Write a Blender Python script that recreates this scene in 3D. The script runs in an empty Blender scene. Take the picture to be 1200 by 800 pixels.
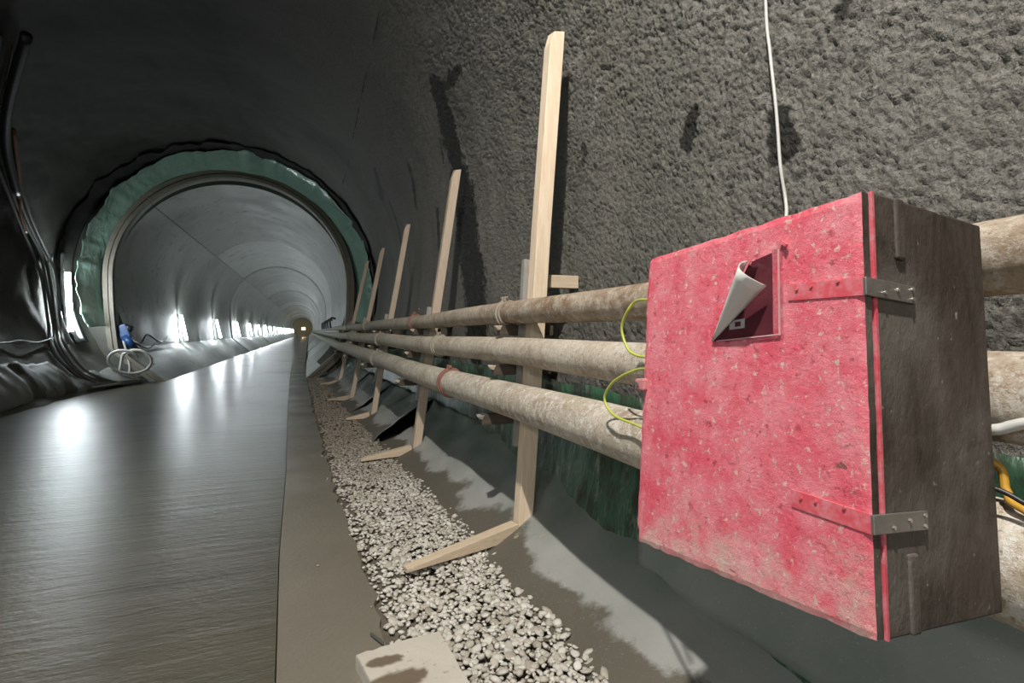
import bpy, bmesh, math, random
import numpy as np
from mathutils import Vector, Matrix
rnd = random.Random(7)
nrs = np.random.RandomState(11)
PI = math.pi
S = bpy.context.scene
COL = S.collection

# ------------------------------------------------------------------ camera
cam_d = bpy.data.cameras.new('camera')
cam_d.sensor_width = 36.0
cam_d.lens = 36.0 * 590.0 / 1200.0
cam_d.clip_start = 0.02
cam_d.clip_end = 400
cam = bpy.data.objects.new('camera', cam_d)
COL.objects.link(cam)
right, up, fwd = Vector((.9274, -.3740, .0075)).normalized(), Vector((0, .0188, 1)), Vector((.374, .927, -.0174))
fwd = fwd.normalized(); up = (up - up.dot(fwd) * fwd).normalized(); right = fwd.cross(up)
cam.matrix_world = Matrix(((right.x, up.x, -fwd.x, 0), (right.y, up.y, -fwd.y, 0), (right.z, up.z, -fwd.z, 1.2), (0, 0, 0, 1)))
S.camera = cam

# ------------------------------------------------------------------ world, lights, exposure
w = bpy.data.worlds.new('world'); S.world = w; w.use_nodes = True
w.node_tree.nodes['Background'].inputs[0].default_value = (.75, .9, 1, 1)
w.node_tree.nodes['Background'].inputs[1].default_value = .02
S.view_settings.view_transform = 'Standard'; S.view_settings.look = 'None'
S.view_settings.gamma = 1.0; S.view_settings.use_curve_mapping = False
S.view_settings.exposure = 0.0


def spot(name, loc, target, power, color, size, blend, radius):
    d = bpy.data.lights.new(name, 'SPOT'); d.energy = power; d.color = color
    d.spot_size = math.radians(size); d.spot_blend = blend; d.shadow_soft_size = radius
    o = bpy.data.objects.new(name, d); COL.objects.link(o); o.location = loc
    o.rotation_euler = (Vector(target) - Vector(loc)).to_track_quat('-Z', 'Y').to_euler()
    return o


# work floodlight hung under the crown above the camera; plus an unseen fill light added behind the camera
spot('crown_floodlight', (-.6, -.2, 5.0), (1.25, 2.9, .9), 1180, (1, .95, .88), 104, .8, .05)
spot('rear_fill_light', (-2.6, -3.4, 2.9), (1.0, 1.6, 1.1), 240, (1, .95, .9), 85, .9, .25)
LAMP = 165.0            # strength of the tubes in the wall lamps

# ------------------------------------------------------------------ noise
_perm = np.random.RandomState(3).permutation(256); _perm = np.concatenate([_perm, _perm, _perm])
_grad = np.random.RandomState(5).normal(size=(256, 3)); _grad /= np.linalg.norm(_grad, axis=1)[:, None]


def perlin(p):
    p = np.asarray(p, float); i = np.floor(p).astype(int); f = p - i; i &= 255
    u = f * f * f * (f * (f * 6 - 15) + 10); out = 0
    for dx in (0, 1):
        for dy in (0, 1):
            for dz in (0, 1):
                h = _perm[_perm[_perm[(i[:, 0] + dx) & 255] + ((i[:, 1] + dy) & 255)] + ((i[:, 2] + dz) & 255)]
                g = (_grad[h] * (f - [dx, dy, dz])).sum(1)
                wgt = (u[:, 0] if dx else 1 - u[:, 0]) * (u[:, 1] if dy else 1 - u[:, 1]) * (u[:, 2] if dz else 1 - u[:, 2])
                out = out + g * wgt
    return out * 1.6


def fbm(p, scale, octs=3):
    p = np.asarray(p, float); r = 0; a = 1.0
    for k in range(octs):
        r = r + a * perlin(p * scale * 2 ** k + 17.3 * k); a *= .5
    return r


# ------------------------------------------------------------------ materials
class NT:
    def __init__(s, name):
        s.m = bpy.data.materials.new(name); s.m.use_nodes = True
        s.t = s.m.node_tree; s.b = s.t.nodes['Principled BSDF']

    def n(s, kind, **kw):
        nd = s.t.nodes.new(kind)
        for k, v in kw.items(): setattr(nd, k, v)
        return nd

    def put(s, sock, v):
        if v is None: return
        if hasattr(v, 'is_output'): s.t.links.new(v, sock)
        elif sock.type == 'RGBA' and not isinstance(v, tuple): sock.default_value = (v, v, v, 1)
        elif isinstance(v, tuple) and len(v) == 3 and sock.type == 'RGBA': sock.default_value = (*v, 1)
        else: sock.default_value = v

    def coord(s, scale=(1, 1, 1), out='Object'):
        mp = s.n('ShaderNodeMapping'); s.t.links.new(s.n('ShaderNodeTexCoord').outputs[out], mp.inputs[0])
        mp.inputs['Scale'].default_value = scale
        return mp.outputs[0]

    def noise(s, scale, detail=4, rough=.55, sc=(1, 1, 1), dist=0, out='Object'):
        nd = s.n('ShaderNodeTexNoise'); s.put(nd.inputs['Vector'], s.coord(sc, out))
        nd.inputs['Scale'].default_value = scale; nd.inputs['Detail'].default_value = detail
        nd.inputs['Roughness'].default_value = rough; nd.inputs['Distortion'].default_value = dist
        return nd.outputs[0]

    def voro(s, scale, feature='F1', sc=(1, 1, 1), rand=1):
        nd = s.n('ShaderNodeTexVoronoi', feature=feature); s.put(nd.inputs['Vector'], s.coord(sc))
        nd.inputs['Scale'].default_value = scale; nd.inputs['Randomness'].default_value = rand
        return nd.outputs[0]

    def ramp(s, fac, stops):
        nd = s.n('ShaderNodeValToRGB'); s.put(nd.inputs[0], fac); e = nd.color_ramp.elements
        while len(e) < len(stops): e.new(.5)
        for q, (pos, c) in zip(e, stops):
            q.position = pos; q.color = (*c, 1) if isinstance(c, tuple) else (c, c, c, 1)
        return nd.outputs[0]

    def mix(s, fac, a, b, mode='MIX'):
        nd = s.n('ShaderNodeMix', data_type='RGBA', blend_type=mode)
        s.put(nd.inputs[0], fac); s.put(nd.inputs[6], a); s.put(nd.inputs[7], b)
        return nd.outputs[2]

    def math(s, op, a, b=0.0, clamp=False):
        nd = s.n('ShaderNodeMath', operation=op, use_clamp=clamp); s.put(nd.inputs[0], a); s.put(nd.inputs[1], b)
        return nd.outputs[0]

    def attr(s, name):
        return s.n('ShaderNodeAttribute', attribute_name=name).outputs['Fac']

    def xyz(s, k, out='Object'):
        nd = s.n('ShaderNodeSeparateXYZ'); s.t.links.new(s.n('ShaderNodeTexCoord').outputs[out], nd.inputs[0])
        return nd.outputs[k]

    def bump(s, h, dist=.01, strength=1.0, prev=None):
        nd = s.n('ShaderNodeBump'); s.put(nd.inputs['Height'], h)
        nd.inputs['Distance'].default_value = dist; nd.inputs['Strength'].default_value = strength
        if prev is not None: s.t.links.new(prev, nd.inputs['Normal'])
        return nd.outputs[0]

    def done(s, color=None, rough=.6, metal=0.0, normal=None, spec=.5, **kw):
        s.put(s.b.inputs['Base Color'], color); s.put(s.b.inputs['Roughness'], rough)
        s.put(s.b.inputs['Metallic'], metal); s.put(s.b.inputs['Specular IOR Level'], spec)
        s.put(s.b.inputs['Normal'], normal)
        for k, v in kw.items(): s.put(s.b.inputs[k.replace('_', ' ')], v)
        return s.m


def m_shotcrete():
    n = NT('shotcrete')
    base = n.mix(n.noise(1.1, 5), (.125, .118, .10), (.235, .225, .195))
    base = n.mix(n.ramp(n.noise(60, 3, .7), [(.35, 0.0), (.7, 1.0)]), base, (.33, .32, .29))
    base = n.mix(n.math('MULTIPLY', n.ramp(n.noise(.45, 4, sc=(1, 1, .35)), [(.5, 0.0), (.7, 1.0)]), .6), base, (.075, .085, .06))
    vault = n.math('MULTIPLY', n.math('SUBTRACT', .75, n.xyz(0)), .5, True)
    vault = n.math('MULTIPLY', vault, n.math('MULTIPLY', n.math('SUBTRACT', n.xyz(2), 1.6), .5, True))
    base = n.mix(n.math('MULTIPLY', vault, .86), base, (.030, .036, .022))  # shade of the upper vault painted into the base colour
    base = n.mix(n.attr('pale'), base, (.42, .42, .40))
    damp = n.attr('damp')
    base = n.mix(damp, base, (.014, .015, .010))
    nr = n.bump(n.noise(80, 4, .72), .03, 1.0)
    nr = n.bump(n.noise(170, 3), .008, .9, nr)
    return n.done(base, n.math('SUBTRACT', .72, n.math('MULTIPLY', damp, .12)), normal=nr, spec=.45)


def m_lining():
    n = NT('lining_concrete')
    c = n.mix(n.noise(.8, 6, .6), (.45, .465, .44), (.62, .635, .605))
    c = n.mix(n.ramp(n.noise(2.2, 6, .65, dist=1.5), [(.56, 0.0), (.68, .7)]), c, (.17, .18, .17))
    c = n.mix(n.ramp(n.noise(1.3, 4, sc=(1, .5, .5)), [(.6, 0.0), (.8, .45)]), c, (.22, .2, .15))
    c = n.mix(n.ramp(n.n('ShaderNodeObjectInfo').outputs['Random'], [(0, .55), (1, 0.0)]), c, (.16, .165, .14))
    return n.done(c, n.ramp(n.noise(1.2, 4), [(.35, .50), (.7, .72)]), normal=n.bump(n.noise(14, 5), .006, .5), spec=.35)


def m_rim():
    n = NT('lining_edge'); c = n.mix(n.noise(4, 5), (.14, .12, .09), (.26, .235, .19))
    return n.done(c, .6, normal=n.bump(n.noise(20, 4), .01, .6))


def m_road():
    n = NT('wet_road_concrete')
    c = n.mix(n.noise(.9, 6, .6), (.045, .041, .026), (.115, .104, .072))
    c = n.mix(n.ramp(n.noise(2.4, 5, sc=(.35, 1, 1)), [(.5, 0.0), (.75, .6)]), c, (.035, .038, .026))
    c = n.mix(n.ramp(n.noise(90, 3), [(.62, 0.0), (.75, .35)]), c, (.24, .23, .2))
    wave = n.noise(1, 3, .6, sc=(.9, 11, 1), dist=.3)
    fine = n.noise(1, 5, .65, sc=(17, 46, 1))
    nr = n.bump(wave, .011, .55)
    nr = n.bump(fine, .0055, .75, nr)
    nr = n.bump(n.noise(1.1, 2), .02, .3, nr)
    # broom-width pour lines across the road
    yy = n.math('ADD', n.xyz(1), n.math('MULTIPLY', n.noise(1.2, 3), .14))
    g = None
    for y0 in (3.28, 4.12, 5.9, 7.7):
        l = n.math('LESS_THAN', n.math('ABSOLUTE', n.math('SUBTRACT', yy, y0)), .006)
        g = l if g is None else n.math('MAXIMUM', g, l)
    nr = n.bump(g, .01, 1.0, nr)
    return n.done(c, n.ramp(n.noise(.7, 5, .6, sc=(1, .6, 1)), [(.35, .282), (.55, .295), (.75, .38)]), normal=nr, spec=.42)


def m_strip():
    n = NT('damp_strip_concrete')
    c = n.mix(n.noise(1.5, 6, .6), (.145, .13, .10), (.225, .204, .162))
    c = n.mix(n.ramp(n.noise(120, 3), [(.6, 0.0), (.75, .4)]), c, (.27, .25, .22))
    return n.done(c, n.ramp(n.noise(2, 4), [(.35, .30), (.7, .52)]), normal=n.bump(n.noise(45, 5, .7), .006, .5))


def m_ground():
    n = NT('muddy_ground')
    c = n.mix(n.noise(6, 6), (.09, .075, .055), (.2, .175, .135))
    return n.done(c, .7, normal=n.bump(n.noise(25, 6, .7), .02, .8))


def m_stone(rand):
    n = NT('gravel_stone')
    if rand == 'object': r = n.n('ShaderNodeObjectInfo').outputs['Random']
    else: r = n.n('ShaderNodeNewGeometry').outputs['Random Per Island']
    c = n.ramp(r, [(0, (.26, .21, .15)), (.2, (.48, .44, .37)), (.4, (.62, .60, .55)), (.62, (.40, .355, .29)), (.8, (.74, .71, .65)), (1, (.56, .52, .45))])
    c = n.mix(n.noise(60, 3), c, n.mix(.5, c, (.62, .6, .55)))
    if rand != 'object':
        mud = n.math('MULTIPLY', n.math('SUBTRACT', n.math('ADD', n.xyz(1), n.math('MULTIPLY', n.noise(1.3, 4), 5)), 5.8), .4, True)
        c = n.mix(n.math('MULTIPLY', mud, .75), c, (.21, .165, .115))
    return n.done(c, .62, normal=n.bump(n.noise(140, 3), .002, .5))


def m_wood(name, a, b, dirty, sc=(1, 1, 1), dirt=.6):
    n = NT(name)
    g = n.noise(9, 5, .6, sc=sc, dist=.6)
    c = n.mix(n.ramp(g, [(.3, 0.0), (.7, 1.0)]), a, b)
    c = n.mix(n.ramp(n.noise(3.2, 5, .65), [(.52, 0.0), (.72, dirt)]), c, dirty)
    return n.done(c, .68, normal=n.bump(g, .003, .6), spec=.3)


def m_pipe(name, a, b, crust, rust):
    n = NT(name)
    c = n.mix(n.ramp(n.noise(5, 6, .65), [(.35, 0.0), (.65, 1.0)]), a, b)
    c = n.mix(n.ramp(n.noise(5.5, 7, .7, sc=(1, .6, 1)), [(.47, 0.0), (.60, rust)]), c, (.25, .16, .095))
    c = n.mix(n.ramp(n.noise(24, 7, .8), [(.50, 0.0), (.58, crust)]), c, (.76, .72, .66))
    c = n.mix(n.ramp(n.noise(70, 5, .75), [(.56, 0.0), (.62, .7)]), c, (.27, .195, .13))
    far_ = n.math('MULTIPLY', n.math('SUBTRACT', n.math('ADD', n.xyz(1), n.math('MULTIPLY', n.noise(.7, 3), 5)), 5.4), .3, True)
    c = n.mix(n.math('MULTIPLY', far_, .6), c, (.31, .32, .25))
    return n.done(c, .75, normal=n.bump(n.noise(45, 6, .8), .011, .9), spec=.25)


def m_geotextile():
    n = NT('geotextile')
    c = n.mix(n.noise(2.2, 6, .6), (.23, .235, .22), (.40, .40, .38))
    c = n.mix(n.ramp(n.math('ADD', n.attr('mud'), n.math('MULTIPLY', n.noise(7, 6, .7), .7)), [(.72, 0.0), (.86, .92)]), c, (.10, .088, .065))
    c = n.mix(n.math('MULTIPLY', n.attr('green_tint'), n.ramp(n.noise(3, 5), [(.3, .35), (.65, 1.0)])), c, (.055, .125, .085))  # darker green tint, stronger towards the upper edge of the sheet
    c = n.mix(n.ramp(n.noise(150, 2), [(.66, 0.0), (.72, .4)]), c, (.5, .49, .46))
    return n.done(c, .6, normal=n.bump(n.noise(300, 2), .001, .5, n.bump(n.noise(5, 5), .02, .5)), spec=.4)


def m_drain():
    n = NT('drainage_membrane')
    c = n.mix(n.noise(7, 5, .6, sc=(1, 1, .35)), (.02, .066, .034), (.06, .15, .088))
    c = n.mix(n.ramp(n.noise(10, 6, .75, sc=(1, 1, .3)), [(.54, 0.0), (.64, .75)]), c, (.36, .40, .34))
    c = n.mix(n.ramp(n.noise(6, 6, .7, sc=(1, 1, .6)), [(.47, 0.0), (.60, .9)]), c, (.035, .036, .028))
    return n.done(c, .42, normal=n.bump(n.noise(18, 5, sc=(1, 1, .4)), .02, .7), spec=.45)


def m_green():
    n = NT('green_membrane')
    c = n.mix(n.noise(1.6, 5), (.20, .34, .27), (.30, .46, .38))
    c = n.mix(n.ramp(n.noise(3, 5), [(.55, 0.0), (.75, .5)]), c, (.36, .46, .40))
    return n.done(c, .2, normal=n.bump(n.noise(2.6, 4, dist=.6), .08, .6), spec=.7)


def m_fleece():
    n = NT('dark_fleece'); c = n.mix(n.noise(5, 5), (.012, .013, .010), (.035, .036, .03))
    return n.done(c, .9, normal=n.bump(n.noise(30, 4), .01, .6))


def m_redpaint():
    n = NT('red_painted_plywood')
    z = n.xyz(2)
    c = n.mix(n.noise(6, 5, .6), (.70, .05, .10), (.86, .17, .225))
    c = n.mix(n.ramp(n.noise(13, 6, .7), [(.40, 0.0), (.66, .8)]), c, (.84, .34, .38))
    c = n.mix(n.ramp(n.noise(48, 4, .65), [(.60, 0.0), (.67, .75)]), c, (.42, .045, .065))
    mud = n.math('ADD', n.math('MULTIPLY', z, -3.6), n.math('ADD', n.math('MULTIPLY', n.noise(16, 7, .75), 2.2), -.48))
    c = n.mix(n.math('MULTIPLY', n.ramp(mud, [(.3, 0.0), (.85, .85)]), .9), c, (.66, .53, .45))
    spl = n.ramp(n.noise(70, 6, .7), [(.58, 0.0), (.63, 1.0)])
    c = n.mix(n.math('MULTIPLY', spl, .7), c, (.68, .60, .52))
    scr = n.ramp(n.noise(26, 7, .8, sc=(1, .6, 1.8), dist=.6), [(.62, 0.0), (.66, .85)])
    c = n.mix(scr, c, (.17, .09, .07))
    return n.done(c, n.ramp(n.noise(10, 4), [(.3, .42), (.7, .65)]), normal=n.bump(n.noise(42, 7, .78), .008, .8), spec=.4)


def m_boxwood():
    n = NT('weathered_dark_plywood')
    g = n.noise(7, 6, .65, sc=(2.2, 2.2, .5), dist=.8)
    c = n.mix(n.ramp(g, [(.3, 0.0), (.72, 1.0)]), (.024, .017, .012), (.10, .082, .068))
    c = n.mix(n.ramp(n.noise(4, 5), [(.46, 0.0), (.64, .75)]), c, (.15, .138, .12))
    c = n.mix(n.ramp(n.noise(70, 3), [(.68, 0.0), (.72, .6)]), c, (.34, .30, .27))
    return n.done(c, .66, normal=n.bump(n.noise(30, 6, .7, sc=(1, 1, .5)), .006, .8), spec=.35)


def plain(name, col, rough=.5, metal=0.0, var=.25, sc=20, spec=.5, **kw):
    n = NT(name)
    d = tuple(x * (1 - var) for x in col)
    c = n.mix(n.noise(sc, 5, .65), d, col)
    return n.done(c, rough, metal, n.bump(n.noise(sc * 3, 3), .002, .4), spec, **kw)


def emit(name, col, strength):
    n = NT(name); n.put(n.b.inputs['Base Color'], (.9, .9, .9)); n.put(n.b.inputs['Emission Color'], col)
    n.b.inputs['Emission Strength'].default_value = strength
    return n.m


M = dict(
    shot=m_shotcrete(), lining=m_lining(), rim=m_rim(), road=m_road(), strip=m_strip(), ground=m_ground(),
    stone_o=m_stone('object'), stone_i=m_stone('island'),
    post=m_wood('fresh_timber', (.70, .54, .38), (.84, .71, .55), (.55, .45, .34), (6, 6, .5), .35),
    post_old=m_wood('weathered_timber', (.46, .365, .275), (.58, .475, .37), (.33, .29, .235), (6, 6, .5), .5),
    brace=m_wood('brace_timber', (.54, .43, .30), (.68, .56, .42), (.36, .30, .23), (.8, 8, 8), .5),
    grey_wood=m_wood('grey_timber', (.24, .235, .22), (.36, .35, .32), (.15, .14, .12), (6, 6, .6), .5),
    dark_wood=m_wood('wet_dark_timber', (.05, .04, .03), (.10, .08, .06), (.16, .14, .11), (.8, 8, 8), .4),
    end_grain=plain('pale_end_grain', (.62, .53, .41), .7),
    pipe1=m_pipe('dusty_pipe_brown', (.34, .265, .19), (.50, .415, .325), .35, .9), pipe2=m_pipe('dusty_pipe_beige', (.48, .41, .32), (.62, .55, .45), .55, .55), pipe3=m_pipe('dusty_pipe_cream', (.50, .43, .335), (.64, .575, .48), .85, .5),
    rust=plain('rusty_clamp', (.34, .16, .12), .75, .0, .5), coup=plain('dusty_coupling', (.40, .35, .28), .8, 0, .4),
    geo=m_geotextile(), drain=m_drain(), green=m_green(), fleece=m_fleece(),
    red=m_redpaint(), boxwood=m_boxwood(), steel=plain('dull_galvanised_steel', (.36, .35, .33), .45, .7, .5, 30),
    screw=plain('screw_steel', (.62, .6, .57), .35, .8), redstrap=None,
    paperlight=plain('paper_back', (.66, .67, .62), .6, 0, .12), pvc=plain('white_cable_sheath', (.60, .60, .57), .5, 0, .2),
    yellow=plain('yellow_green_cable', (.52, .56, .09), .4, 0, .2), orange=plain('orange_cable', (.62, .34, .04), .45, 0, .3),
    black=plain('black_cable', (.02, .02, .02), .45), greyhose=plain('grey_hose', (.22, .22, .20), .45, 0, .3),
    blue=plain('blue_plastic', (.02, .07, .20), .35, 0, .3), orangehose=plain('brown_orange_hose', (.26, .11, .03), .5),
    slab=None, housing=plain('lamp_housing', (.5, .5, .5), .5),
    tube=emit('lamp_tube_light', (.87, .96, 1.0), LAMP), film=plain('pale_plastic_film', (.62, .65, .66), .3, 0, .25, 6, .6),
    chip=plain('wood_chip', (.50, .40, .27), .8),
)


def m_slab():
    n = NT('slab_concrete')
    c = n.mix(n.noise(5, 6), (.46, .42, .35), (.62, .58, .51))
    c = n.mix(n.ramp(n.noise(40, 4), [(.62, 0.0), (.7, .6)]), c, (.25, .23, .19))
    d = n.attr('damp'); c = n.mix(d, c, (.17, .135, .095))
    return n.done(c, n.math('SUBTRACT', .7, n.math('MULTIPLY', d, .35)), normal=n.bump(n.noise(30, 5), .006, .6))


M['slab'] = m_slab()


def m_strap():
    n = NT('red_painted_steel')
    c = n.mix(n.ramp(n.noise(30, 5, .7), [(.45, 0.0), (.62, .8)]), (.64, .09, .12), (.66, .27, .30))
    return n.done(c, .45, normal=n.bump(n.noise(60, 3), .001, .5))


M['redstrap'] = m_strap()


def m_pouch():
    n = NT('document_print')
    c = n.mix(n.noise(30, 3), (.07, .014, .022), (.13, .035, .045))
    return n.done(c, .18, spec=.6)


M['print'] = m_pouch()


def m_clear():
    n = NT('clear_pouch_film')
    return n.done((.95, .8, .82), .12, spec=.6, Transmission_Weight=1.0, IOR=1.25, Alpha=.45)


M['clear'] = m_clear()


# ------------------------------------------------------------------ object helpers
def link(name, verts, faces, mat, parent=None, smooth=False, attrs=None, bevel=0, mats=None, midx=None):
    me = bpy.data.meshes.new(name)
    me.from_pydata([tuple(v) for v in verts], [], [tuple(f) for f in faces]); me.update()
    for m_ in (mats or [mat]): me.materials.append(m_)
    if midx is not None: me.polygons.foreach_set('material_index', list(midx))
    if smooth: me.polygons.foreach_set('use_smooth', [True] * len(me.polygons))
    for k, v in (attrs or {}).items():
        a = me.attributes.new(k, 'FLOAT', 'POINT'); a.data.foreach_set('value', np.asarray(v, np.float32))
    o = bpy.data.objects.new(name, me); COL.objects.link(o)
    if parent is not None: o.parent = parent
    if bevel:
        b = o.modifiers.new('bevel', 'BEVEL'); b.width = bevel; b.segments = 2; b.limit_method = 'ANGLE'
    return o


def tag(o, label=None, cat=None, group=None, kind=None):
    if label: o['label'] = label
    if cat: o['category'] = cat
    if group: o['group'] = group
    if kind: o['kind'] = kind
    return o


def thing(name, label, cat, group=None, loc=(0, 0, 0)):
    o = bpy.data.objects.new(name, None); COL.objects.link(o); o.location = loc; o.empty_display_size = .1
    return tag(o, label, cat, group)


class MB:
    """collects boxes, bars and tubes; build() links them as one mesh object"""
    def __init__(s): s.v = []; s.f = []

    def add(s, vs, fs):
        k = len(s.v); s.v += [tuple(v) for v in vs]; s.f += [tuple(i + k for i in f) for f in fs]; return s

    def hexa(s, c8):
        return s.add(c8, [(0, 3, 2, 1), (4, 5, 6, 7), (0, 1, 5, 4), (1, 2, 6, 5), (2, 3, 7, 6), (3, 0, 4, 7)])

    def box(s, lo, hi):
        (a, b, c), (d, e, f) = lo, hi
        return s.hexa([(a, b, c), (d, b, c), (d, e, c), (a, e, c), (a, b, f), (d, b, f), (d, e, f), (a, e, f)])

    def bar(s, p0, p1, w0, h0, w1=None, h1=None, side=(0, 1, 0)):
        """a bar from p0 to p1; w along side, h across"""
        p0, p1 = Vector(p0), Vector(p1); t = (p1 - p0).normalized()
        sd = Vector(side); sd = (sd - sd.dot(t) * t).normalized(); n = t.cross(sd)
        w1 = w0 if w1 is None else w1; h1 = h0 if h1 is None else h1
        q = []
        for p, ww, hh in ((p0, w0, h0), (p1, w1, h1)):
            q += [p - sd * ww / 2 - n * hh / 2, p + sd * ww / 2 - n * hh / 2, p + sd * ww / 2 + n * hh / 2, p - sd * ww / 2 + n * hh / 2]
        return s.hexa(q)

    def tube(s, pts, r, n=10, cap=True):
        pts = [Vector(p) for p in pts]; rs = r if hasattr(r, '__len__') else [r] * len(pts)
        t = (pts[1] - pts[0]).normalized()
        nrm = t.orthogonal().normalized(); vs = []; fs = []
        for i, p in enumerate(pts):
            a = pts[max(i - 1, 0)]; b = pts[min(i + 1, len(pts) - 1)]; t = (b - a).normalized()
            nrm = (nrm - nrm.dot(t) * t).normalized(); bn = t.cross(nrm)
            for k in range(n):
                an = 2 * PI * k / n; vs.append(p + (nrm * math.cos(an) + bn * math.sin(an)) * rs[i])
        for i in range(len(pts) - 1):
            for k in range(n):
                a = i * n + k; b = i * n + (k + 1) % n; fs.append((a, b, b + n, a + n))
        if cap: fs += [tuple(range(n - 1, -1, -1)), tuple(range((len(pts) - 1) * n, len(pts) * n))]
        return s.add(vs, fs)

    def build(s, name, mat, parent=None, smooth=False, bevel=0):
        return link(name, s.v, s.f, mat, parent, smooth, bevel=bevel)


def curve_pts(ctrl, n=12):
    """Catmull-Rom through the control points"""
    c = [Vector(p) for p in ctrl]; c = [2 * c[0] - c[1]] + c + [2 * c[-1] - c[-2]]; out = []
    for i in range(1, len(c) - 2):
        for k in range(n):
            t = k / n; p0, p1, p2, p3 = c[i - 1], c[i], c[i + 1], c[i + 2]
            out.append(.5 * ((2 * p1) + (p2 - p0) * t + (2 * p0 - 5 * p1 + 4 * p2 - p3) * t * t + (3 * p1 - p0 - 3 * p2 + p3) * t ** 3))
    out.append(c[-2]); return out


def grid_faces(nu, nv):
    i = np.arange(nu - 1)[:, None] * nv + np.arange(nv - 1)[None, :]
    i = i.ravel(); return np.stack([i, i + nv, i + nv + 1, i + 1], 1).tolist()


def lerp_tab(tab, x):
    return np.interp(x, [t[0] for t in tab], [t[1] for t in tab])


# ------------------------------------------------------------------ the tunnel shell
CX, CZ, RS, RL = -1.6, 2.25, 3.2, 2.52
CZL = 2.40                           # axis height of the inner lining
Y_END = 14.0                         # where the finished inner lining starts
SHELL0, SHELL1 = -5.0, 14.6


def r_shot(t_deg, y):
    k = np.clip((13.0 - y) / 8.5, 0, 1)
    low = np.clip(-t_deg, 0, 60)
    near = np.clip((10.0 - y) / 4, 0, 1)
    bulge = .095 * near * np.clip((np.asarray(t_deg) + 38) / 22, 0, 1) * np.clip((70 - np.asarray(t_deg)) / 40, 0, 1)
    return RS + k * .00041 * low ** 2 - bulge


def wall_low(y, z):                  # x of the right shotcrete face at height z (below the springing)
    z = np.asarray(z, float); t = np.zeros_like(z) - 10
    for _ in range(12):
        r = r_shot(t, y); t = np.degrees(np.arcsin(np.clip((z - CZ) / r, -1, 1)))
    return CX + r_shot(t, y) * np.cos(np.radians(t))


def seg_dist(P, line, r0, r1=None):
    """signed: 1 inside a ribbon along the polyline, falling to 0 at its edge"""
    best = np.full(len(P), 9.0)
    for a, b in zip(line[:-1], line[1:]):
        a, b = np.array(a), np.array(b); ab = b - a
        t = np.clip(((P - a) @ ab) / (ab @ ab + 1e-9), 0, 1)
        best = np.minimum(best, np.linalg.norm(P - (a + t[:, None] * ab), axis=1))
    return best / r0


DAMP = [  # polyline, half width, strength
    ([(1.212, 4.992, 3.567), (1.35, 5.107, 3.221), (1.471, 5.106, 2.708), (1.505, 4.961, 2.066), (1.496, 4.695, 1.652), (1.487, 4.606, 1.195)], 0.22, 0.97),
    ([(1.471, 5.106, 2.708), (1.505, 4.961, 2.066), (1.496, 4.695, 1.652), (1.487, 4.606, 1.195)], 0.33, 0.97),
    ([(1.196, 4.998, 3.6), (1.217, 4.708, 3.558), (1.215, 4.516, 3.564)], 0.05, 0.9),
    ([(1.234, 4.356, 3.522), (1.232, 4.578, 3.525)], 0.06, 0.9),
    ([(1.281, 6.977, 3.469), (1.435, 7.333, 3.043)], 0.08, 0.85),
    ([(1.481, 6.204, 2.68), (1.511, 6.232, 2.262)], 0.08, 0.8),
    ([(1.506, 2.633, 2.304), (1.506, 2.631, 2.213)], 0.03, 0.8),
    ([(1.506, 1.057, 2.204), (1.506, 1.061, 2.192)], 0.034, 0.9),
    ([(1.506, 1.726, 2.107), (1.506, 1.735, 2.045)], 0.052, 0.95),
    ([(1.504, 1.301, 1.935), (1.502, 1.26, 1.832)], 0.058, 0.95),
    ([(1.501, 1.218, 1.73), (1.499, 1.184, 1.72)], 0.014, 0.7),
    ([(1.345, 9.115, 3.446), (1.534, 9.157, 2.789)], 0.09, 0.75),
    ([(1.329, 5.423, 3.284), (1.388, 5.542, 3.098)], 0.035, 0.7),
    ([(1.067, 9.005, 3.98), (1.271, 9.671, 3.647)], 0.1, 0.7),
    ([(1.507, 1.455, 2.216), (1.507, 1.408, 2.209)], 0.012, 0.5),
]
PALE = [
    ([(1.486, 2.435, 2.596), (1.502, 2.521, 2.382)], 0.017, 0.85),
    ([(1.445, 2.472, 2.864), (1.454, 2.703, 2.814)], 0.02, 0.5),
    ([(1.478, 3.692, 2.671), (1.493, 3.553, 2.529)], 0.03, 0.35),
]


def shell(name, t0, t1, nt, ys, relief, label):
    t = np.linspace(t0, t1, nt); Yg, T = np.meshgrid(ys, t, indexing='ij'); Yg, T = Yg.ravel(), T.ravel()
    R = r_shot(T, Yg); a = np.radians(T)
    P = np.stack([CX + R * np.cos(a), Yg, CZ + R * np.sin(a)], 1)
    Q = P + .03 * np.stack([fbm(P + 9, 6, 2), fbm(P + 30, 6, 2), fbm(P + 60, 6, 2)], 1)
    damp = np.zeros(len(P)); pale = np.zeros(len(P)); wob = fbm(P, 22, 3) * .28
    for lines, out in ((DAMP, damp), (PALE, pale)):
        for line, w0, st in lines:
            d = seg_dist(Q, line, w0) + wob
            np.maximum(out, st * np.clip((1.0 - d) / .12, 0, 1), out=out)
    d = relief(P, Yg, T)
    R = R + d
    P = np.stack([CX + R * np.cos(a), Yg, CZ + R * np.sin(a)], 1)
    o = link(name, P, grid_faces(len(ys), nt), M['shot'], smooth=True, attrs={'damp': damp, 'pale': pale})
    return tag(o, label, kind='structure')


def relief_near(P, y, t):
    lump = perlin(P * [38, 36, 48]); lump2 = perlin(P * [70, 64, 84] + 7)
    big = fbm(P, 2.2, 2); mid = perlin(P * [13, 12, 16] + 3)
    lf = np.clip(1.5 - y / 9, .5, 1.2)
    return (np.abs(lump) ** .9 * .019 + lump2 * .0055 + mid * .006) * lf + big * .013


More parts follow.
